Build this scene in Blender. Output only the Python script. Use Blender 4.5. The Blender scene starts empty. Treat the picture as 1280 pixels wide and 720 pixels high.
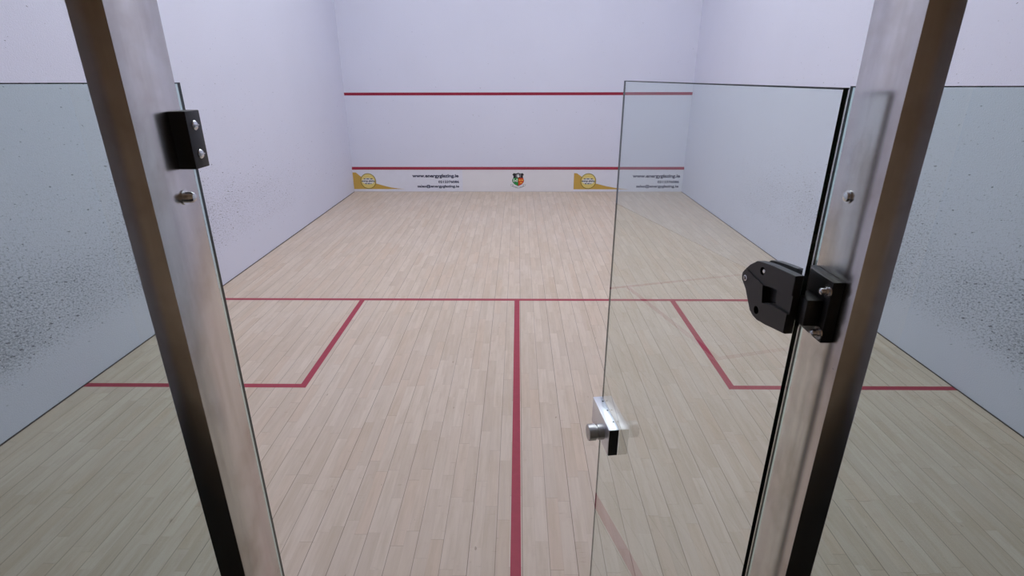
import bpy, bmesh, math
from mathutils import Vector, Matrix
S = bpy.context.scene
COL = S.collection
PI = math.pi

# ------------------------------------------------------------------ node helpers
class NT:
    def __init__(self, name):
        self.m = bpy.data.materials.new(name); self.m.use_nodes = True
        self.t = self.m.node_tree; self.t.nodes.clear()
        self.out = self.n('ShaderNodeOutputMaterial')
    def n(self, typ, **kw):
        o = self.t.nodes.new(typ)
        for k, v in kw.items(): setattr(o, k, v)
        return o
    def put(self, sock, v):
        if hasattr(v, 'is_output'): self.t.links.new(v, sock)
        else: sock.default_value = v
    def math(self, op, a, b=0.0, c=None, clamp=False):
        o = self.n('ShaderNodeMath', operation=op, use_clamp=clamp)
        self.put(o.inputs[0], a); self.put(o.inputs[1], b)
        if c is not None: self.put(o.inputs[2], c)
        return o.outputs[0]
    def mix(self, f, a, b, blend='MIX'):
        o = self.n('ShaderNodeMix', data_type='RGBA', blend_type=blend)
        self.put(o.inputs[0], f); self.put(o.inputs[6], a); self.put(o.inputs[7], b)
        return o.outputs[2]
    def ramp(self, f, lo, hi):
        o = self.n('ShaderNodeMapRange'); o.clamp = True
        self.put(o.inputs[0], f); self.put(o.inputs[1], lo); self.put(o.inputs[2], hi)
        return o.outputs[0]
    def comb(self, x, y, z):
        o = self.n('ShaderNodeCombineXYZ')
        for i, v in enumerate((x, y, z)): self.put(o.inputs[i], v)
        return o.outputs[0]
    def noise(self, vec, scale, detail=2.0, rough=.5):
        o = self.n('ShaderNodeTexNoise'); self.put(o.inputs['Vector'], vec)
        o.inputs['Scale'].default_value = scale; o.inputs['Detail'].default_value = detail
        o.inputs['Roughness'].default_value = rough
        return o.outputs[0]
    def white(self, vec):
        o = self.n('ShaderNodeTexWhiteNoise', noise_dimensions='3D'); self.put(o.inputs['Vector'], vec)
        return o.outputs[0]
    def obj(self):
        return self.n('ShaderNodeTexCoord').outputs['Object']
    def sep(self, v):
        o = self.n('ShaderNodeSeparateXYZ'); self.put(o.inputs[0], v); return o.outputs
    def bsdf(self, col, rough=.5, metal=0.0, spec=.5, normal=None, coat=0.0):
        b = self.n('ShaderNodeBsdfPrincipled')
        self.put(b.inputs['Base Color'], col); self.put(b.inputs['Roughness'], rough)
        self.put(b.inputs['Metallic'], metal); self.put(b.inputs['Specular IOR Level'], spec)
        self.put(b.inputs['Coat Weight'], coat)
        if normal is not None: self.t.links.new(normal, b.inputs['Normal'])
        self.t.links.new(b.outputs[0], self.out.inputs[0])
        return b
    def bump(self, h, strength, dist):
        b = self.n('ShaderNodeBump'); b.inputs['Strength'].default_value = strength
        b.inputs['Distance'].default_value = dist; self.put(b.inputs['Height'], h)
        return b.outputs[0]

def c4(r, g, b): return (r, g, b, 1.0)

def plain(name, col, rough=.5, metal=0.0, spec=.5, var=.12, scale=40.0):
    k = NT(name); n = k.noise(k.obj(), scale, 3)
    d = tuple(x * (1 - var) for x in col[:3]) + (1,)
    u = tuple(min(1, x * (1 + var)) for x in col[:3]) + (1,)
    k.bsdf(k.mix(n, d, u), rough, metal, spec)
    return k.m

# maple floor: 129 mm boards, each of two strips of short staves
def mat_floor():
    k = NT('maple_strip_floor'); o = k.obj(); x, y, z = k.sep(o)[:3]; x = k.math('SUBTRACT', x, .032)
    u = k.math('DIVIDE', x, .0645); strip = k.math('FLOOR', u)
    ub = k.math('DIVIDE', x, .129); board = k.math('FLOOR', k.math('ADD', ub, .5))
    off = k.math('MULTIPLY', k.white(k.comb(strip, 3.7, 0)), 9.0)
    w = k.math('ADD', k.math('DIVIDE', y, .46), off); stave = k.math('FLOOR', w)
    r1 = k.white(k.comb(strip, stave, 1.0)); r2 = k.white(k.comb(strip, stave, 5.0))
    base = k.mix(r1, c4(.565, .466, .372), c4(.645, .542, .446))
    base = k.mix(k.math('MULTIPLY', k.math('POWER', r2, 4.0), .55), base, c4(.60, .455, .34))
    g = k.noise(k.comb(k.math('MULTIPLY', x, 70.0), k.math('ADD', k.math('MULTIPLY', y, 3.2), k.math('MULTIPLY', r1, 40.)), r2), 1.0, 4, .6)
    base = k.mix(k.math('MULTIPLY', k.ramp(g, .45, .75), .22), base, c4(.42, .31, .25))
    g2 = k.noise(k.comb(k.math('MULTIPLY', x, 16.0), k.math('MULTIPLY', y, 7.0), k.math('MULTIPLY', r2, 30.)), 1.0, 3, .6)
    base = k.mix(k.math('MULTIPLY', k.ramp(g2, .56, .76), .34), base, c4(.50, .37, .29))
    g3 = k.noise(k.comb(k.math('MULTIPLY', x, 26.0), k.math('ADD', k.math('MULTIPLY', y, 2.4), k.math('MULTIPLY', r1, 25.)), k.math('MULTIPLY', strip, .37)), 1.0, 4, .62)
    base = k.mix(k.math('MULTIPLY', k.ramp(g3, .44, .68), .50), base, c4(.47, .37, .265))
    g4 = k.noise(k.comb(k.math('MULTIPLY', x, 14.0), k.math('MULTIPLY', y, 75.0), k.math('MULTIPLY', r1, 12.)), 1.0, 2, .5)
    base = k.mix(k.math('MULTIPLY', k.math('MULTIPLY', k.ramp(g4, .66, .76), k.ramp(g2, .45, .65)), .45), base, c4(.33, .25, .18))
    wear = k.noise(o, .9, 3, .55)
    base = k.mix(k.math('MULTIPLY', k.ramp(wear, .45, .75), .22), base, c4(.63, .56, .52))
    knot = k.noise(k.comb(k.math('MULTIPLY', x, 34.0), k.math('MULTIPLY', y, 13.0), 4.4), 1.0, 1)
    base = k.mix(k.math('MULTIPLY', k.ramp(knot, .80, .84), .55), base, c4(.22, .15, .11))
    # seams
    fb = k.math('ABSOLUTE', k.math('SUBTRACT', k.math('FRACT', k.math('ADD', ub, .5)), .5))
    fb = k.math('MULTIPLY', fb, .129)          # distance to the board seam in metres
    seam = k.math('SUBTRACT', 1.0, k.ramp(fb, .0007, .0019))
    rs = k.white(k.comb(board, 11.0, 0)); amt = k.math('ADD', .48, k.math('MULTIPLY', rs, .45))
    base = k.mix(k.math('MULTIPLY', seam, amt), base, c4(.10, .07, .055))
    fs = k.math('FRACT', u); fs = k.math('MINIMUM', fs, k.math('SUBTRACT', 1.0, fs)); fs = k.math('MULTIPLY', fs, .0645)
    base = k.mix(k.math('MULTIPLY', k.math('SUBTRACT', 1.0, k.ramp(fs, .0004, .0012)), .14), base, c4(.20, .14, .11))
    fe = k.math('FRACT', w); fe = k.math('MINIMUM', fe, k.math('SUBTRACT', 1.0, fe)); fe = k.math('MULTIPLY', fe, .46)
    base = k.mix(k.math('MULTIPLY', k.math('SUBTRACT', 1.0, k.ramp(fe, .0006, .0020)), k.math('MULTIPLY', r2, .55)), base, c4(.22, .15, .12))
    k.bsdf(base, .50, 0, .30, k.bump(seam, .15, .001))
    return k.m

# plaster court wall with ball marks; axis = direction along the wall
def mat_wall(name, axis, marks, col=c4(.69, .705, .815)):
    k = NT(name); o = k.obj(); s = k.sep(o); a = s[1] if axis == 'y' else s[0]; z = s[2]
    g = k.noise(o, 95.0, 3, .6); lg = k.noise(o, 1.1, 3)
    base = k.mix(k.math('MULTIPLY', k.ramp(lg, .35, .7), .22), col, tuple(v * .90 for v in col[:3]) + (1,))
    # where balls hit: a noisy belt, dense close to the glass and low, thin near the front wall
    belt = k.noise(k.comb(k.math('MULTIPLY', a, .55), k.math('MULTIPLY', z, .8), 3.0), 1.0, 3, .6)
    if axis == 'y':
        zz = k.math('MULTIPLY', k.ramp(z, .12, .45), k.math('SUBTRACT', 1.0, k.math('POWER', k.ramp(z, .85, 3.0), .75)))
        aa = k.math('ADD', .42, k.math('MULTIPLY', k.math('SUBTRACT', 1.0, k.ramp(a, 3.5, 8.0)), .58))
        dens = k.math('MULTIPLY', k.math('MULTIPLY', zz, aa), k.math('ADD', .35, belt))
    else:
        dens = k.math('MULTIPLY', k.math('SUBTRACT', 1.0, k.ramp(z, 1.0, 4.0)), k.math('MULTIPLY', belt, .55))
    sp = k.noise(k.comb(k.math('MULTIPLY', a, 56.0), k.math('ADD', k.math('MULTIPLY', z, 84.0), k.math('MULTIPLY', a, 22.0)), 1.0), 1.0, 5, .72)
    thr = k.math('SUBTRACT', .715, k.math('MULTIPLY', k.math('MAXIMUM', dens, .26 if axis == 'y' else 0.0), .285 * marks))
    f1 = k.ramp(k.math('SUBTRACT', sp, thr), 0.0, .09)
    base = k.mix(k.math('MULTIPLY', f1, .60), base, c4(.24, .25, .28))
    st = k.noise(k.comb(k.math('MULTIPLY', a, 27.0), k.math('ADD', k.math('MULTIPLY', z, 60.0), k.math('MULTIPLY', a, 16.0)), 9.0), 1.0, 2, .5)
    thr2 = k.math('SUBTRACT', .757, k.math('MULTIPLY', dens, .145 * marks))
    f2 = k.ramp(k.math('SUBTRACT', st, thr2), 0.0, .035)
    base = k.mix(k.math('MULTIPLY', f2, .85), base, c4(.10, .10, .115))
    k.bsdf(base, .75, 0, .25, k.bump(g, .6, .005))
    return k.m

def mat_steel(name, col, rough, seed):
    k = NT(name); o = k.obj(); s = k.sep(o)
    v = k.comb(k.math('MULTIPLY', s[0], 40.0), k.math('MULTIPLY', s[1], 40.0), k.math('ADD', k.math('MULTIPLY', s[2], 3.0), seed))
    n = k.noise(v, 1.0, 4, .6); n2 = k.noise(o, 9.0, 4, .6)
    base = k.mix(k.math('MULTIPLY', k.ramp(n, .4, .72), .5), col, tuple(x * .68 for x in col[:3]) + (1,))
    base = k.mix(k.math('MULTIPLY', k.ramp(n2, .46, .66), .48), base, c4(.42, .35, .30))
    k.bsdf(base, k.math('ADD', rough, k.math('MULTIPLY', n2, .10)), 1.0, .5)
    return k.m

def mat_glass(name, tint):
    k = NT(name)
    g = k.n('ShaderNodeNewGeometry')
    fr = k.n('ShaderNodeFresnel'); fr.inputs['IOR'].default_value = 1.72      # both surfaces of the pane in one reflection
    fac = k.math('MULTIPLY', fr.outputs[0], k.math('SUBTRACT', 1.0, g.outputs['Backfacing']))
    tr = k.n('ShaderNodeBsdfTransparent'); tr.inputs[0].default_value = tint
    gl = k.n('ShaderNodeBsdfGlossy'); gl.inputs['Roughness'].default_value = 0.0; gl.inputs[0].default_value = c4(.9, .95, .95)
    mx = k.n('ShaderNodeMixShader')
    k.t.links.new(fac, mx.inputs[0]); k.t.links.new(tr.outputs[0], mx.inputs[1]); k.t.links.new(gl.outputs[0], mx.inputs[2])
    k.t.links.new(mx.outputs[0], k.out.inputs[0])
    return k.m

def mat_clear(name, tint):
    k = NT(name); t = k.n('ShaderNodeBsdfTransparent'); t.inputs[0].default_value = tint
    k.t.links.new(t.outputs[0], k.out.inputs[0]); return k.m

def mat_arris(name, col, rough):
    # polished bevel of a glass edge: a bright mirror-like strip
    k = NT(name)
    d = k.n('ShaderNodeBsdfDiffuse'); d.inputs[0].default_value = col
    g = k.n('ShaderNodeBsdfGlossy'); g.inputs[0].default_value = col; g.inputs['Roughness'].default_value = rough
    b = k.n('ShaderNodeMixShader'); b.inputs[0].default_value = .8
    k.t.links.new(d.outputs[0], b.inputs[1]); k.t.links.new(g.outputs[0], b.inputs[2])
    k.t.links.new(b.outputs[0], k.out.inputs[0]); return k.m

def mat_emit(name, col, strength):
    k = NT(name); e = k.n('ShaderNodeEmission'); e.inputs[0].default_value = col; e.inputs[1].default_value = strength
    k.t.links.new(e.outputs[0], k.out.inputs[0]); return k.m

M = dict(
    floor=mat_floor(),
    wall_side=mat_wall('marked_side_wall_plaster', 'y', 1.0),
    wall_front=mat_wall('front_wall_plaster', 'x', .8),
    wall_plain=plain('back_wall_paint', c4(.69, .705, .815), .8, 0, .2, .04),
    ceiling=plain('ceiling_paint', c4(.75, .75, .77), .85, 0, .2, .03),
    red=plain('red_court_line_paint', c4(.29, .016, .042), .5, 0, .3, .10, 25),
    red_floor=plain('red_floor_line_paint', c4(.35, .040, .068), .5, 0, .3, .14, 25),
    steel=mat_steel('brushed_stainless_steel', c4(.68, .655, .635), .20, 0.0),
    bolt=plain('bright_steel_bolt', c4(.72, .73, .74), .25, 1.0),
    black=plain('black_anodised_metal', c4(.012, .012, .013), .42, 0, .45, .15, 60),
    black_deep=plain('matt_black_recess', c4(.004, .004, .004), .8, 0, .1),
    alu=plain('satin_aluminium', c4(.74, .77, .82), .33, 1.0, .5, .05),
    alu_dark=plain('worn_grey_metal', c4(.50, .50, .50), .38, 1.0, .5, .1),
    glass=mat_glass('clear_toughened_glass', c4(.845, .905, .885)), glass_door=mat_glass('clear_door_glass', c4(.93, .965, .95)),
    gedge=plain('dark_green_glass_edge', c4(.006, .022, .019), .15, 0, .5, .2),
    garris=mat_arris('ground_glass_arris', c4(.78, .95, .93), .15), gclear=mat_clear('clear_glass_end', c4(.905, .945, .93)), gdoor=mat_arris('bright_polished_arris', c4(.98, .98, .98), .05),
    tin=plain('white_tin_board', c4(.74, .725, .75), .55, 0, .35, .03, 4),
    vinyl=plain('bluish_white_vinyl', c4(.72, .73, .81), .5, 0, .35, .04, 14),
    wedge=plain('mustard_print', c4(.57, .36, .075), .5, 0, .3, .08, 9),
    disc=plain('pale_yellow_print', c4(.74, .60, .20), .5, 0, .3, .06, 30),
    disc_rim=plain('olive_print', c4(.24, .18, .03), .5, 0, .3, .05),
    disc_mid=plain('white_print', c4(.72, .72, .70), .5, 0, .3, .02),
    navy=plain('navy_print', c4(.025, .028, .075), .5, 0, .3, .05),
    ink=plain('black_print', c4(.012, .012, .016), .5, 0, .3, .05),
    green=plain('green_print', c4(.02, .30, .06), .5, 0, .3, .05),
    orange=plain('orange_red_print', c4(.66, .07, .02), .5, 0, .3, .05),
    gold=plain('gold_print', c4(.80, .58, .06), .5, 0, .3, .05),
    white=plain('white_sticker', c4(.78, .78, .78), .5, 0, .3, .02),
    brown=plain('brown_corridor_paint', c4(.70, .51, .33), .8, 0, .2, .15, 3),
    carpet=plain('dark_carpet', c4(.018, .017, .016), .95, 0, .1, .3, 60),
    joint=plain('dark_floor_joint', c4(.10, .085, .085), .8, 0, .2, .1),
    frame=plain('white_fixture_frame', c4(.75, .75, .75), .5),
    lamp=mat_emit('lit_diffuser', c4(.95, .98, 1.03), 11.6),
)

# ------------------------------------------------------------------ object helpers
def link(name, me, mats, parent=None):
    for m in (mats if isinstance(mats, (list, tuple)) else [mats]): me.materials.append(m)
    o = bpy.data.objects.new(name, me); COL.objects.link(o)
    if parent is not None: o.parent = parent
    return o
def build(name, bm, mats, parent=None, smooth=False):
    bmesh.ops.recalc_face_normals(bm, faces=bm.faces[:])
    me = bpy.data.meshes.new(name); bm.to_mesh(me); bm.free()
    if smooth:
        for p in me.polygons: p.use_smooth = True
        me.set_sharp_from_angle(angle=math.radians(40))
    return link(name, me, mats, parent)
def tag(o, label=None, cat=None, group=None, kind=None):
    for k, v in (('label', label), ('category', cat), ('group', group), ('kind', kind)):
        if v: o[k] = v
    return o
def empty(name, loc, rz=0.0):
    o = bpy.data.objects.new(name, None); o.empty_display_size = .1; COL.objects.link(o)
    o.location = loc; o.rotation_euler = (0, 0, rz); return o
def box(bm, x0, x1, y0, y1, z0, z1, bev=0.0, seg=2):
    r = bmesh.ops.create_cube(bm, size=1.0); vs = r['verts']
    for v in vs:
        v.co = Vector((x0 + (v.co.x + .5) * (x1 - x0), y0 + (v.co.y + .5) * (y1 - y0), z0 + (v.co.z + .5) * (z1 - z0)))
    if bev:
        es = list({e for v in vs for e in v.link_edges})
        bmesh.ops.bevel(bm, geom=es, offset=bev, segments=seg, affect='EDGES', profile=.5)
def boxo(name, dims, mat, parent=None, bev=0.0, kind=None, smooth=False):
    bm = bmesh.new(); box(bm, *dims, bev=bev); o = build(name, bm, mat, parent, smooth)
    if kind: o['kind'] = kind
    return o
def prism(bm, pts, axis, a, b, mi=0):
    """extrude a 2-D outline; axis 'x' -> pts are (y,z), 'y' -> (x,z), 'z' -> (x,y)"""
    f = {'x': lambda p, t: (t, p[0], p[1]), 'y': lambda p, t: (p[0], t, p[1]), 'z': lambda p, t: (p[0], p[1], t)}[axis]
    A = [bm.verts.new(f(p, a)) for p in pts]; B = [bm.verts.new(f(p, b)) for p in pts]
    fs = [bm.faces.new(A), bm.faces.new(B)]
    for i in range(len(pts)):
        j = (i + 1) % len(pts); fs.append(bm.faces.new((A[i], A[j], B[j], B[i])))
    for q in fs: q.material_index = mi
    return fs
def lathe(bm, prof, origin, axis, n=28, cap=True):
    """prof = [(distance along axis, radius)]"""
    d = Vector(axis).normalized(); u = d.orthogonal().normalized(); w = d.cross(u); O = Vector(origin); rings = []
    for t, r in prof:
        if r < 1e-6: rings.append([bm.verts.new(O + d * t)])
        else: rings.append([bm.verts.new(O + d * t + (u * math.cos(2 * PI * i / n) + w * math.sin(2 * PI * i / n)) * r) for i in range(n)])
    for A, B in zip(rings, rings[1:]):
        for i in range(n):
            j = (i + 1) % n
            if len(A) == 1 and len(B) > 1: bm.faces.new((A[0], B[i], B[j]))
            elif len(B) == 1 and len(A) > 1: bm.faces.new((A[i], A[j], B[0]))
            elif len(A) > 1: bm.faces.new((A[i], A[j], B[j], B[i]))
    if cap:
        for R in (rings[0], rings[-1]):
            if len(R) > 2: bm.faces.new(R)
def flat(bm, pts, y, z_first=True):
    """thin print: polygon in the XZ plane, facing -Y, 0.4 mm thick"""
    prism(bm, pts, 'y', y, y + .0004)
def flat_obj(name, polys, y, mat, parent):
    bm = bmesh.new()
    for p in polys: flat(bm, p, y)
    return build(name, bm, mat, parent)
def text_mesh(s, bold=.0):
    cu = bpy.data.curves.new('lettering', 'FONT'); cu.body = s; cu.size = 1.0; cu.offset = bold; cu.resolution_u = 3
    o = bpy.data.objects.new('lettering', cu); COL.objects.link(o)
    bpy.context.view_layer.update()
    me = bpy.data.meshes.new_from_object(o.evaluated_get(bpy.context.evaluated_depsgraph_get()))
    bpy.data.objects.remove(o); bpy.data.curves.remove(cu)
    return me
def lines_of_text(name, rows, y, mat, parent):
    """rows = [(string, x0, x1, z_bottom, z_top, bold)] fitted to those boxes, joined as one lettering mesh"""
    bm = bmesh.new()
    for s, x0, x1, z0, z1, bold in rows:
        me = text_mesh(s, bold); xs = [v.co.x for v in me.vertices]; ys = [v.co.y for v in me.vertices]
        ax, bx, ay, by = min(xs), max(xs), min(ys), max(ys)
        for v in me.vertices:
            v.co = Vector((x0 + (v.co.x - ax) / (bx - ax) * (x1 - x0), y, z0 + (v.co.y - ay) / (by - ay) * (z1 - z0)))
        bm.from_mesh(me); bpy.data.meshes.remove(me)
    r = bmesh.ops.extrude_face_region(bm, geom=bm.faces[:])
    for g in r['geom']:
        if isinstance(g, bmesh.types.BMVert): g.co.y -= .0004
    return build(name, bm, mat, parent)
def boolean(o, cutter_bm, name='cut'):
    me = bpy.data.meshes.new(name); bmesh.ops.recalc_face_normals(cutter_bm, faces=cutter_bm.faces[:]); cutter_bm.to_mesh(me); cutter_bm.free()
    c = bpy.data.objects.new(name, me); COL.objects.link(c)
    c.parent = o.parent
    for mm in o.data.materials: me.materials.append(mm)
    md = o.modifiers.new('cut', 'BOOLEAN'); md.operation = 'DIFFERENCE'; md.object = c; md.solver = 'EXACT'
    bpy.context.view_layer.update()
    nm = bpy.data.meshes.new_from_object(o.evaluated_get(bpy.context.evaluated_depsgraph_get()))
    o.modifiers.clear(); old = o.data; o.data = nm; nm.name = o.name
    bpy.data.objects.remove(c); bpy.data.meshes.remove(me); bpy.data.meshes.remove(old)

# ------------------------------------------------------------------ court shell (X across, Y towards the front wall, glass back wall at Y = 0)
W, L, H = 3.2, 9.75, 5.7
floor = boxo('floor', (-W, W, -.16, L, -.10, 0), M['floor'], kind='structure')
tag(floor, 'pale maple strip court floor with red court lines', 'floor')
wl = boxo('wall_left', (-W - .15, -W, -3.45, L + .15, -.10, H), M['wall_side'], kind='structure')
tag(wl, 'ball-marked white plaster wall on the left of the court', 'wall')
wr = boxo('wall_right', (W, W + .15, -3.45, L + .15, -.10, H), M['wall_side'], kind='structure')
tag(wr, 'ball-marked white plaster wall on the right, seen through glass', 'wall')
wf = boxo('wall_front', (-W, W, L, L + .15, -.10, H), M['wall_front'], kind='structure')
tag(wf, 'white plaster front wall of the court with red service line', 'wall')
ce = boxo('ceiling', (-W - .15, W + .15, -.16, L + .15, H, H + .1), M['ceiling'], kind='structure')
tag(ce, 'white court ceiling', 'ceiling')
# court markings belong to the floor and the front wall
T = .0008
boxo('short_line', (-W, W, 4.26, 4.31, 0, T), M['red_floor'], floor)
boxo('half_court_line', (-.025, .025, .001, 4.26, 0, T), M['red_floor'], floor)
for s in (-1, 1):
    bm = bmesh.new(); xi = s * 1.6; xo = s * 1.55; xw = s * W
    pts = [(xw, 2.66), (xi, 2.66), (xi, 4.26), (xo, 4.26), (xo, 2.61), (xw, 2.61)]
    prism(bm, pts, 'z', 0, T)
    build('service_box_line', bm, M['red_floor'], floor)
boxo('service_line', (-W, W, L - .0012, L, 1.78, 1.83), M['red'], wf)
# dark joint between floor and the walls
for s, nm in ((-1, 'baseboard_left'), (1, 'baseboard_right')):
    x0, x1 = sorted((s * W, s * (W - .006)))
    o = boxo(nm, (x0, x1, .002, L - .03, .001, .007), M['joint'], kind='structure')
    tag(o, 'thin dark joint strip along foot of the %s side wall' % ('left' if s < 0 else 'right'), 'floor joint')

# corridor behind the glass, where the camera stands (seen only as reflections)
fc = boxo('floor_corridor', (-W, W, -3.45, -.16, -.10, 0), M['carpet'], kind='structure'); tag(fc, 'dark carpeted corridor floor outside the court', 'floor')
wb = boxo('wall_corridor', (-W, W, -3.45, -3.3, 0, 3.0), M['brown'], kind='structure'); tag(wb, 'brown corridor wall facing the glass court', 'wall')
cc = boxo('ceiling_corridor', (-W, W, -3.45, -.16, 3.0, 3.15), M['brown'], kind='structure'); tag(cc, 'brown corridor ceiling outside the court', 'ceiling')
wk = boxo('wall_back', (-W, W, -.16, -.005, 3.0, H), M['wall_plain'], kind='structure'); tag(wk, 'white wall above the glass at the back of the court', 'wall')

# ceiling lights
for ix in (-1, 1):
    for iy in (3.0, 5.2, 7.2):
        t = empty('ceiling_light', (ix * 1.6, iy, H))
        tag(t, 'rectangular white ceiling light panel above the court', 'ceiling light', 'ceiling lights above the court')
        bm = bmesh.new(); box(bm, -.95, .95, -.33, .33, -.03, 0, .004); box(bm, -.97, -.93, -.35, .35, -.06, 0); box(bm, .93, .97, -.35, .35, -.06, 0)
        box(bm, -.97, .97, -.35, -.31, -.06, 0); box(bm, -.97, .97, .31, .35, -.06, 0)
        build('frame', bm, M['frame'], t)
        boxo('diffuser', (-.93, .93, -.31, .31, -.045, -.031), M['lamp'], t)

# ------------------------------------------------------------------ tin along the foot of the front wall
tin = empty('tin', (0, L, 0)); tag(tin, 'white tin board with red top strip along foot of front wall', 'tin')
tf = -.022                                   # front face of the board, local Y
boxo('board', (-W + .001, W - .001, tf, -.003, .003, .432), M['tin'], tin)
bm = bmesh.new(); prism(bm, [(-.003, .48), (-.003, .43), (tf - .003, .43), (tf - .003, .446), (-.007, .4805)], 'x', -W + .001, W - .001)
ts = build('top_strip', bm, M['red'], tin); ts['label'] = 'red painted top strip'
def sponsor(x0, x1, wdg, dx, rows, shade):
    st = boxo('sponsor_sticker', (x0, x1, tf - .0006, tf, .010, .418), M['vinyl'], tin)
    st['label'] = 'bluish white sponsor sticker with mustard wedge'
    flat_obj('wedge', [wdg], tf - .0012, M['wedge'], st)
    def circ(r, n=40, cz=.209): return [(dx + r * math.cos(2 * PI * i / n), cz + r * math.sin(2 * PI * i / n)) for i in range(n)]
    flat_obj('logo_disc', [circ(.152)], tf - .0018, M['disc_rim'], st)
    flat_obj('logo_disc', [circ(.138)], tf - .0024, M['disc'], st)
    band = [(dx + .118 * math.cos(2 * PI * i / 32), .209 + .062 * math.sin(2 * PI * i / 32)) for i in range(32)]
    flat_obj('logo_band', [band], tf - .0030, M['disc_mid'], st)
    lines_of_text('logo_lettering', [('energy glazing', dx - .130, dx + .130, .187, .231, .03)], tf - .0034, M['navy'], st)
    for zc, spans in ((.252, ((-.085, -.05), (-.035, .02), (.04, .085))), (.160, ((-.065, -.03), (-.018, .03), (.042, .06)))):
        flat_obj('logo_mark', [[(dx + a, zc - .008), (dx + b, zc - .008), (dx + b, zc + .008), (dx + a, zc + .008)] for a, b in spans], tf - .0034, M['navy'], st)
    for nm, row in zip(('web_address', 'phone_number', 'email_address'), rows): lines_of_text(nm, [row], tf - .0012, M['navy'], st)
wL = [(-3.196, .055), (-3.196, .378), (-3.131, .375), (-3.05, .305), (-2.93, .228), (-2.763, .166), (-2.60, .118), (-2.467, .086), (-2.33, .066), (-2.20, .055)]
sponsor(-3.197, -1.068, wL, -2.905,
        [('www.energyglazing.ie', -2.043, -1.142, .262, .346, .040), ('0212376086', -1.541, -1.136, .171, .221, .040), ('sales@energyglazing.ie', -1.952, -1.138, .070, .139, .038)], 0)
wR = [(1.090, .051), (1.090, .365), (1.147, .361), (1.236, .298), (1.36, .228), (1.524, .163), (1.73, .110), (1.937, .073), (2.07, .058), (2.18, .051)]
sponsor(1.084, 3.197, wR, 1.371,
        [('www.energyglazing.ie', 2.222, 3.137, .258, .342, .040), ('0212376086', 2.71, 3.128, .171, .221, .040), ('sales@energyglazing.ie', 2.305, 3.125, .070, .139, .038)], 0)

# club crest in the middle of the tin; u() maps crest units to the board
KU = .000454
def u(px, py): return (.012 + (px - 332) * KU, .371 - (py - 42) * KU)
def up(L_): return [u(*p) for p in L_]
cr = flat_obj('crest', [up([(64, 118), (143, 40), (200, 60), (270, 55), (332, 28), (395, 55), (465, 60), (520, 40), (595, 118), (552, 168), (546, 215), (562, 260), (602, 365), (580, 455), (500, 552), (332, 628),
                             (170, 552), (85, 455), (58, 375), (70, 325), (112, 250), (116, 190), (95, 150)])], tf - .0006, M['white'], tin)
cr['label'] = 'shield crest with white hand, castle and crowns'
y1, y2, y3, y4 = tf - .0012, tf - .0018, tf - .0024, tf - .0030
flat_obj('shield', [up([(80, 122), (150, 52), (200, 72), (270, 68), (332, 42), (392, 68), (462, 72), (514, 52), (578, 122), (538, 168), (530, 215), (546, 262), (587, 368), (565, 450), (488, 540), (332, 611),
                         (182, 540), (98, 450), (73, 378), (84, 328), (128, 250), (131, 190), (110, 150)])], y1, M['ink'], cr)
flat_obj('green_quarter', [up([(126, 266), (326, 266), (326, 597), (195, 533), (110, 446), (88, 378), (98, 330)])], y2, M['green'], cr)
flat_obj('red_quarter', [up([(338, 266), (540, 266), (575, 368), (553, 446), (478, 533), (338, 597)])], y2, M['orange'], cr)
flat_obj('hand', [up([(292, 150), (300, 108), (309, 110), (309, 150), (313, 150), (318, 92), (328, 92), (328, 148), (332, 148), (336, 86), (346, 87), (346, 150), (349, 150), (354, 98), (363, 100), (362, 175), (372, 188), (408, 172), (411, 182),
                       (375, 212), (350, 243), (308, 243), (296, 200)])], y2, M['white'], cr)
for s in (-1, 1):
    rays = []
    for (ax, ay, bx, by) in ((58, 130, 80, 94), (58, 150, 108, 108), (58, 168, 110, 168), (62, 190, 110, 220), (56, 208, 78, 244)):
        d = Vector((bx - ax, by - ay)).normalized(); nx, ny = -d.y * 3.5, d.x * 3.5; cx = 340
        P = [(cx + s * (ax + nx), ay + ny), (cx + s * (bx + nx), by + ny), (cx + s * (bx - nx), by - ny), (cx + s * (ax - nx), ay - ny)]
        rays.append(up(P))
    flat_obj('rays', rays, y2, M['white'], cr)
for cx in (148, 284):
    flat_obj('castle_tower', [up([(cx - 23, 292), (cx - 14, 292), (cx - 14, 302), (cx - 5, 302), (cx - 5, 292), (cx + 5, 292), (cx + 5, 302), (cx + 14, 302), (cx + 14, 292), (cx + 23, 292), (cx + 23, 320), (cx + 17, 326), (cx + 17, 372), (cx + 24, 438),
                  (cx - 24, 438), (cx - 17, 372), (cx - 17, 326), (cx - 23, 320)])], y3, M['white'], cr)
dk = []
for cx in (148, 284):
    dk.append(up([(cx - 9, 436), (cx - 9, 415), (cx, 405), (cx + 9, 415), (cx + 9, 436)])); dk.append(up([(cx - 5, 350), (cx + 5, 350), (cx + 5, 366), (cx - 5, 366)]))
dk.append(up([(180, 395), (190, 440), (240, 448), (250, 405), (225, 425)]))
for (ax, ay) in ((135, 460), (205, 505), (260, 470), (265, 515), (160, 490), (285, 555)):
    dk.append(up([(ax, ay), (ax + 36, ay + 4), (ax + 36, ay + 9), (ax, ay + 5)]))
flat_obj('dark_detail', dk, y4, M['ink'], cr)
flat_obj('sail', [up([(188, 372), (212, 350), (242, 362), (246, 405), (220, 418), (192, 400)])], y3, M['white'], cr)
cw = []
for cx, cy in ((395, 355), (506, 355), (453, 455)):
    cw.append(up([(cx - 38, cy + 26), (cx - 47, cy - 24), (cx - 26, cy), (cx - 22, cy - 30), (cx - 8, cy), (cx, cy - 34), (cx + 8, cy), (cx + 22, cy - 30), (cx + 26, cy), (cx + 47, cy - 24), (cx + 38, cy + 26)]))
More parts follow.
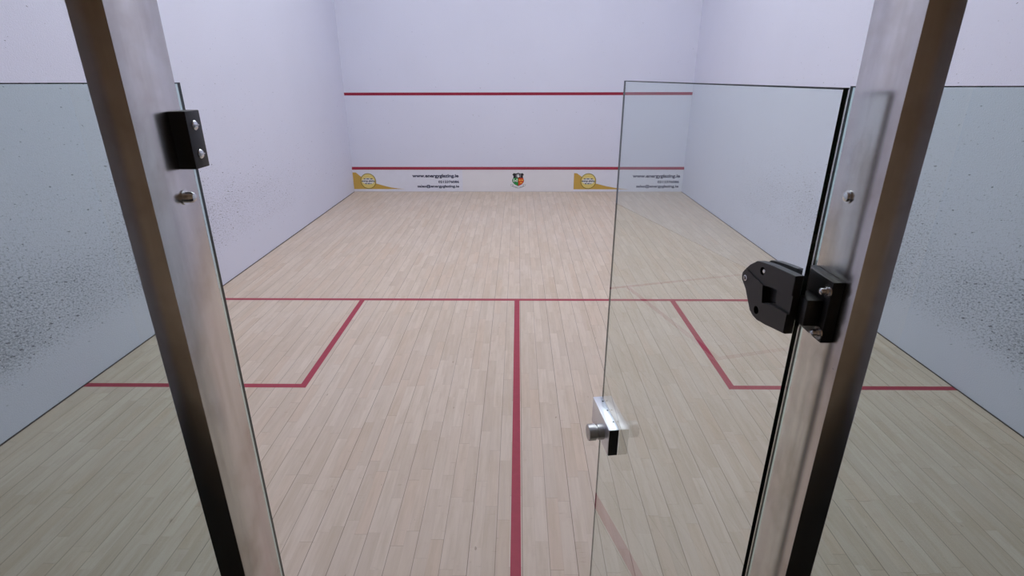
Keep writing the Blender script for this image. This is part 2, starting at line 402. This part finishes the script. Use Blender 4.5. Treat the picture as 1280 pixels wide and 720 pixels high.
flat_obj('crown', cw, y3, M['gold'], cr)
# ribbon: arc band below the shield, its lettering set along the arc
def arc(px, dy): return u(px, 592 + 82 * (1 - ((px - 332) / 250.0) ** 2) + dy)
xs = [82 + 500 * i / 24 for i in range(25)]
flat_obj('ribbon', [[arc(x, -27) for x in xs] + [arc(x, 27) for x in reversed(xs)], up([(5, 548), (40, 530), (140, 540), (128, 575), (100, 585), (70, 612), (30, 606)]), up([(655, 548), (620, 530), (525, 540), (535, 575), (565, 585), (595, 606), (630, 600)])],
         y1, M['ink'], cr)
flat_obj('ribbon', [[arc(x, -21) for x in xs[1:-1]] + [arc(x, 21) for x in reversed(xs[1:-1])], up([(15, 550), (42, 538), (130, 547), (118, 570), (95, 580), (68, 602), (36, 598)]), up([(645, 550), (618, 538), (533, 547), (545, 570), (570, 580), (595, 598), (625, 592)])],
         y2, M['white'], cr)
word = 'HIGHFIELD SQUASH'; bm = bmesh.new()
wd = {'I': .45, ' ': .6}; tot = sum(wd.get(ch, 1.0) for ch in word); cur = 112.0; unit = (552 - 112) / tot
for ch in word:
    w_ = wd.get(ch, 1.0) * unit; cx = cur + w_ / 2; cur += w_
    if ch == ' ': continue
    me = text_mesh(ch, .02); xs_ = [v.co.x for v in me.vertices]; ys_ = [v.co.y for v in me.vertices]
    ax, bx, ay, by = min(xs_), max(xs_), min(ys_), max(ys_); o0 = Vector(arc(cx, 0)); sl = Vector(arc(cx + 5, 0)) - Vector(arc(cx - 5, 0)); an = math.atan2(sl.y, sl.x)
    hw = w_ * KU * (.40 if ch != 'I' else .22); hh = 15 * KU
    for v in me.vertices:
        a = ((v.co.x - ax) / (bx - ax) * 2 - 1) * hw; b = ((v.co.y - ay) / (by - ay) * 2 - 1) * hh
        v.co = Vector((o0.x + a * math.cos(an) - b * math.sin(an), y3, o0.y + a * math.sin(an) + b * math.cos(an)))
    bm.from_mesh(me); bpy.data.meshes.remove(me)
build('ribbon_lettering', bm, M['ink'], cr)

# ------------------------------------------------------------------ glass back wall: two fixed panes, two steel posts, the door
XJ = .463
GM = [M['glass'], M['gedge'], M['garris']]
def prism_pane(name, pts, z0, z1, edges, arrises, mats, parent=None, clear=(), rim=.0016):
    """glass pane extruded from its plan outline; material 1 = dark edge, 2 = bright arris, 3 = clear polished end; the top rim is dark"""
    bm = bmesh.new(); n = len(pts)
    R = [[bm.verts.new((p[0], p[1], z)) for p in pts] for z in (z0, z1 - rim, z1)]
    bm.faces.new(R[0]).material_index = 1; bm.faces.new(R[2]).material_index = 1
    for i in range(n):
        j = (i + 1) % n
        f = bm.faces.new((R[0][i], R[0][j], R[1][j], R[1][i]))
        f.material_index = 1 if i in edges else 2 if i in arrises else 3 if i in clear else 0
        bm.faces.new((R[1][i], R[1][j], R[2][j], R[2][i])).material_index = 1
    return build(name, bm, mats, parent)
for s, nm, zt in ((-1, 'window_1', 2.127), (1, 'window_2', 2.121)):
    a, b = XJ * s, (W - .002) * s; c = .0022 * s
    pts = [(a, -.012 + .0042), (a, -.0008), (a + .0008 * s, 0), (b, 0), (b, -.012), (a + .0002 * s, -.012)]
    # edge 0: jamb edge, 1: court arris, 2: court face, 3: wall end, 4: corridor face, 5: corridor arris
    o = prism_pane(nm, pts, .004, zt, (0, 1, 3), (5,), GM)
    tag(o, 'fixed glass panel to the %s of the doorway, behind the steel post' % ('left' if s < 0 else 'right'), 'glass panel', None, 'structure')

def post(s):
    t = empty('steel_post', (s * .485, -.0645, 0))
    x0, x1 = (XJ - .485, .0435 + XJ - .485)
    if s < 0: x0, x1 = -x1, -x0
    bm = bmesh.new(); box(bm, x0, x1, -.0525, .0525, 0, 3.0, .0015, 2)
    # hollow tube: the open top shows the wall thickness
    o = build('tube', bm, M['steel'], t, True)
    bm = bmesh.new(); fx = (x0 if s > 0 else x1)
    if s > 0: lathe(bm, [(0, .0088), (.0018, .0088), (.0018, .0072), (.0048, .0062), (.0062, .003), (.0064, 0)], (fx, .0117, 1.9786), (-1, 0, 0))
    else: lathe(bm, [(0, .0105), (.002, .0105), (.002, .0078), (.010, .0078), (.0145, .0055), (.0165, 0)], (fx, .0165, 1.9765), (1, 0, 0))
    build('bolt', bm, M['bolt'], t, True)
    bm = bmesh.new(); box(bm, x0 - .02, x1 + .02, -.0525, .0525, 0, .006, .001)
    build('base_plate', bm, M['steel'], t)
    return t
pl = post(-1); tag(pl, 'upright steel door post with black stop block, nearest the left wall', 'door post')
pr = post(1); tag(pr, 'upright steel door post with the black hinge fixed to it', 'door post')

# stop block screwed to the left post
sb = empty('door_stop', (-XJ, -.028, 2.053)); tag(sb, 'small black stop block with two screws on steel post', 'door stop')
bm = bmesh.new(); box(bm, .0002, .0235, -.0165, .0185, -.0385, .0385, .0012); build('block', bm, M['black'], sb, smooth=True)
for z in (.0193, -.0193):
    bm = bmesh.new(); lathe(bm, [(0, .0066), (.0012, .0066), (.0028, .0050), (.0034, 0)], (.0233, .0005, z), (1, 0, 0), 24)
    sc_ = build('screw', bm, M['bolt'], sb, True)
    bm = bmesh.new(); box(bm, .0255, .0270, -.0053, .0063, z - .0007, z + .0007); build('slot', bm, M['alu_dark'], sc_)

# the open door; local +X along the door away from the hinge, +Y out of its doorway-side face
TH = .135
door = empty('door_1', (.4217, -.0584, 0), PI / 2 + TH)
tag(door, 'frameless clear glass door standing open into the court', 'glass door', None, 'structure')
DW, DT = .888, .012
pts = [(0, 0), (0, -.0072), (.0042, -DT), (DW - .0006, -DT), (DW, -DT + .0006), (DW, -.0055), (DW, -.0008), (DW - .0008, 0)]
prism_pane('pane', pts, .012, 2.120, (0, 5, 6), (1,), [M['glass_door'], M['gedge'], M['gdoor'], M['gclear']], door, clear=(3, 4), rim=.0024)
# lock case with knob
lc = boxo('lock_case', (.693, .886, .0002, .033, .995, 1.093), M['alu'], door, bev=.0015, smooth=True)
lc['label'] = 'satin aluminium lock case'
boxo('end_cap', (.6915, .6932, .0018, .0315, .9965, 1.0915), M['black'], lc)
bm = bmesh.new(); lathe(bm, [(.033, .026), (.052, .0262), (.0525, .0215), (.0585, .0215), (.059, .0272), (.0815, .0272), (.0835, .025), (.0835, 0)], (.757, 0, 1.043), (0, 1, 0), 36)
build('knob', bm, M['alu_dark'], lc, True)
for sx in (.735, .80, .855):
    bm = bmesh.new(); lathe(bm, [(0, .0030), (.0006, .0030), (.0006, 0)], (sx, .007, 1.0928), (0, 0, 1), 12); build('screw', bm, M['black_deep'], lc)

# hinge: a mounting block on the right post, a knuckle, two clamp plates on the glass door
hg = empty('glass_door_hinge', (.4217, -.0584, 1.819), PI / 2 + TH)
tag(hg, 'chunky black metal hinge joining glass door to steel post', 'door hinge')
Rinv = Matrix.Rotation(-(PI / 2 + TH), 4, 'Z') @ Matrix.Translation((-.4217, .0584, -1.819))
def place_world(o):        # geometry given in court coordinates, child of the turned hinge
    o.data.transform(Rinv)
    return o
bm = bmesh.new(); box(bm, .446, XJ - .0002, -.0915, -.0135, 1.772, 1.866, .0014)
mb = place_world(build('mounting_block', bm, M['black'], hg, smooth=True))
for z, y in ((1.8500, -.0830), (1.7850, -.0830)):
    bm = bmesh.new(); lathe(bm, [(0, .0102), (.0018, .0102), (.0018, .0066), (.0050, .0062), (.0050, .0050), (.0105, .0050), (.0125, .003), (.013, 0)], (.4460, y, z), (-1, 0, 0), 24)
    b_ = place_world(build('acorn_nut', bm, M['bolt'], mb, True))
bm = bmesh.new(); box(bm, .4225, .4462, -.0790, -.0300, 1.793, 1.834, .002)
place_world(build('knuckle', bm, M['black'], hg, smooth=True))
out = [(.0, .0453), (.060, .0412), (.088, .0375), (.1003, .0349), (.118, .0228), (.1285, .0125), (.1335, .0035), (.1345, -.0030), (.1320, -.0095), (.1245, -.0150), (.1170, -.0210), (.108, -.0335), (.0960, -.0500), (.0850, -.0555), (.0722, -.0578), (.050, -.0555), (.0, -.0476)]
back = [(.034, .0440), (.060, .0412), (.088, .0375), (.1003, .0349), (.118, .0228), (.130, .0080), (.1330, -.0050), (.120, -.0200), (.108, -.0335), (.0960, -.0500), (.0722, -.0578), (.050, -.0555), (.034, -.0530)]
def plate(name, outline, ya, yb):
    bm = bmesh.new(); prism(bm, outline, 'y', ya, yb)
    es = [e for e in bm.edges if all(abs(v.co.y - yb) < 1e-6 for v in e.verts)]
    bmesh.ops.bevel(bm, geom=es, offset=.0014, segments=2, affect='EDGES', profile=.6)
    return build(name, bm, M['black'], hg)
POCKET = [(.0715, .0033), (.0396, .0102), (.0359, -.0140), (.0655, -.0240)]
HOLES = ((.0805, .0245), (.0768, -.0418))
cp = plate('clamp_plate', out, .0002, .0132)
bm = bmesh.new(); prism(bm, POCKET, 'y', .0035, .03); boolean(cp, bm)                                   # square pocket
bm = bmesh.new(); prism(bm, [(.045, .0090), (-.02, .0170), (-.02, -.0150), (.045, -.0170)], 'y', .0112, .03); boolean(cp, bm)   # shallow channel to the hinge side
for hx, hz in HOLES:
    bm = bmesh.new(); lathe(bm, [(.004, .0068), (.045, .0068)], (hx, 0, hz), (0, 1, 0), 24); boolean(cp, bm)
plate('clamp_plate', back, -.0122, -.0222)
# the raised lower flange that sweeps from the nose to the hinge side
fl = [(.1270, .0112), (.1198, .0129), (.1105, .0113), (.0989, .0082), (.0838, .0066), (.0712, .0036), (.0653, -.0240), (.0316, -.0166), (.0008, -.0153), (.0008, -.0464), (.050, -.0541), (.0709, -.0564), (.0840, -.0542), (.0944, -.0490), (.1070, -.0325), (.1160, -.0200), (.1235, -.0138), (.1310, -.0080), (.1332, -.0020), (.1325, .0040)]
bm = bmesh.new(); prism(bm, fl, 'y', .0130, .0150)
fo = build('cover', bm, M['black'], cp)
bm = bmesh.new(); lathe(bm, [(0, .0068), (.05, .0068)], (HOLES[1][0], 0, HOLES[1][1]), (0, 1, 0), 24); boolean(fo, bm)
bm = bmesh.new(); lathe(bm, [(.0041, .0050), (.0090, .0050), (.0118, .0032), (.0122, 0)], (HOLES[0][0] - .001, 0, HOLES[0][1]), (0, 1, 0), 20); build('screw', bm, M['bolt'], cp, True)
bm = bmesh.new(); lathe(bm, [(.0149, .0052), (.0160, .0050), (.0164, .0034), (.0150, .0030), (.0150, 0)], (.1215, 0, -.0020), (0, 1, 0), 24); build('pivot_screw', bm, M['bolt'], cp, True)

# ------------------------------------------------------------------ world, camera, view
wd_ = bpy.data.worlds.new('World'); S.world = wd_; wd_.use_nodes = True
wd_.node_tree.nodes['Background'].inputs[0].default_value = c4(.02, .02, .040)
cam = bpy.data.cameras.new('Camera'); co = bpy.data.objects.new('Camera', cam); COL.objects.link(co)
p, yw, rl = .37619, -.01115, -.00184
f = Vector((math.sin(yw) * math.cos(p), math.cos(yw) * math.cos(p), -math.sin(p))); r = Vector((math.cos(yw), -math.sin(yw), 0)); up_ = r.cross(f)
r2 = r * math.cos(rl) + up_ * math.sin(rl); u2 = up_ * math.cos(rl) - r * math.sin(rl)
co.matrix_world = Matrix(((r2.x, u2.x, -f.x, .0062), (r2.y, u2.y, -f.y, -.79829), (r2.z, u2.z, -f.z, 2.13657), (0, 0, 0, 1)))
cam.sensor_width = 36; cam.lens = 675.886 / 1280 * 36; cam.clip_start = .02
S.camera = co
S.view_settings.view_transform = 'Standard'; S.view_settings.look = 'None'
S.view_settings.exposure = 0.0; S.view_settings.gamma = 1.0; S.view_settings.use_curve_mapping = False
S.cycles.max_bounces = 14; S.cycles.diffuse_bounces = 6; S.cycles.glossy_bounces = 6; S.cycles.transparent_max_bounces = 24
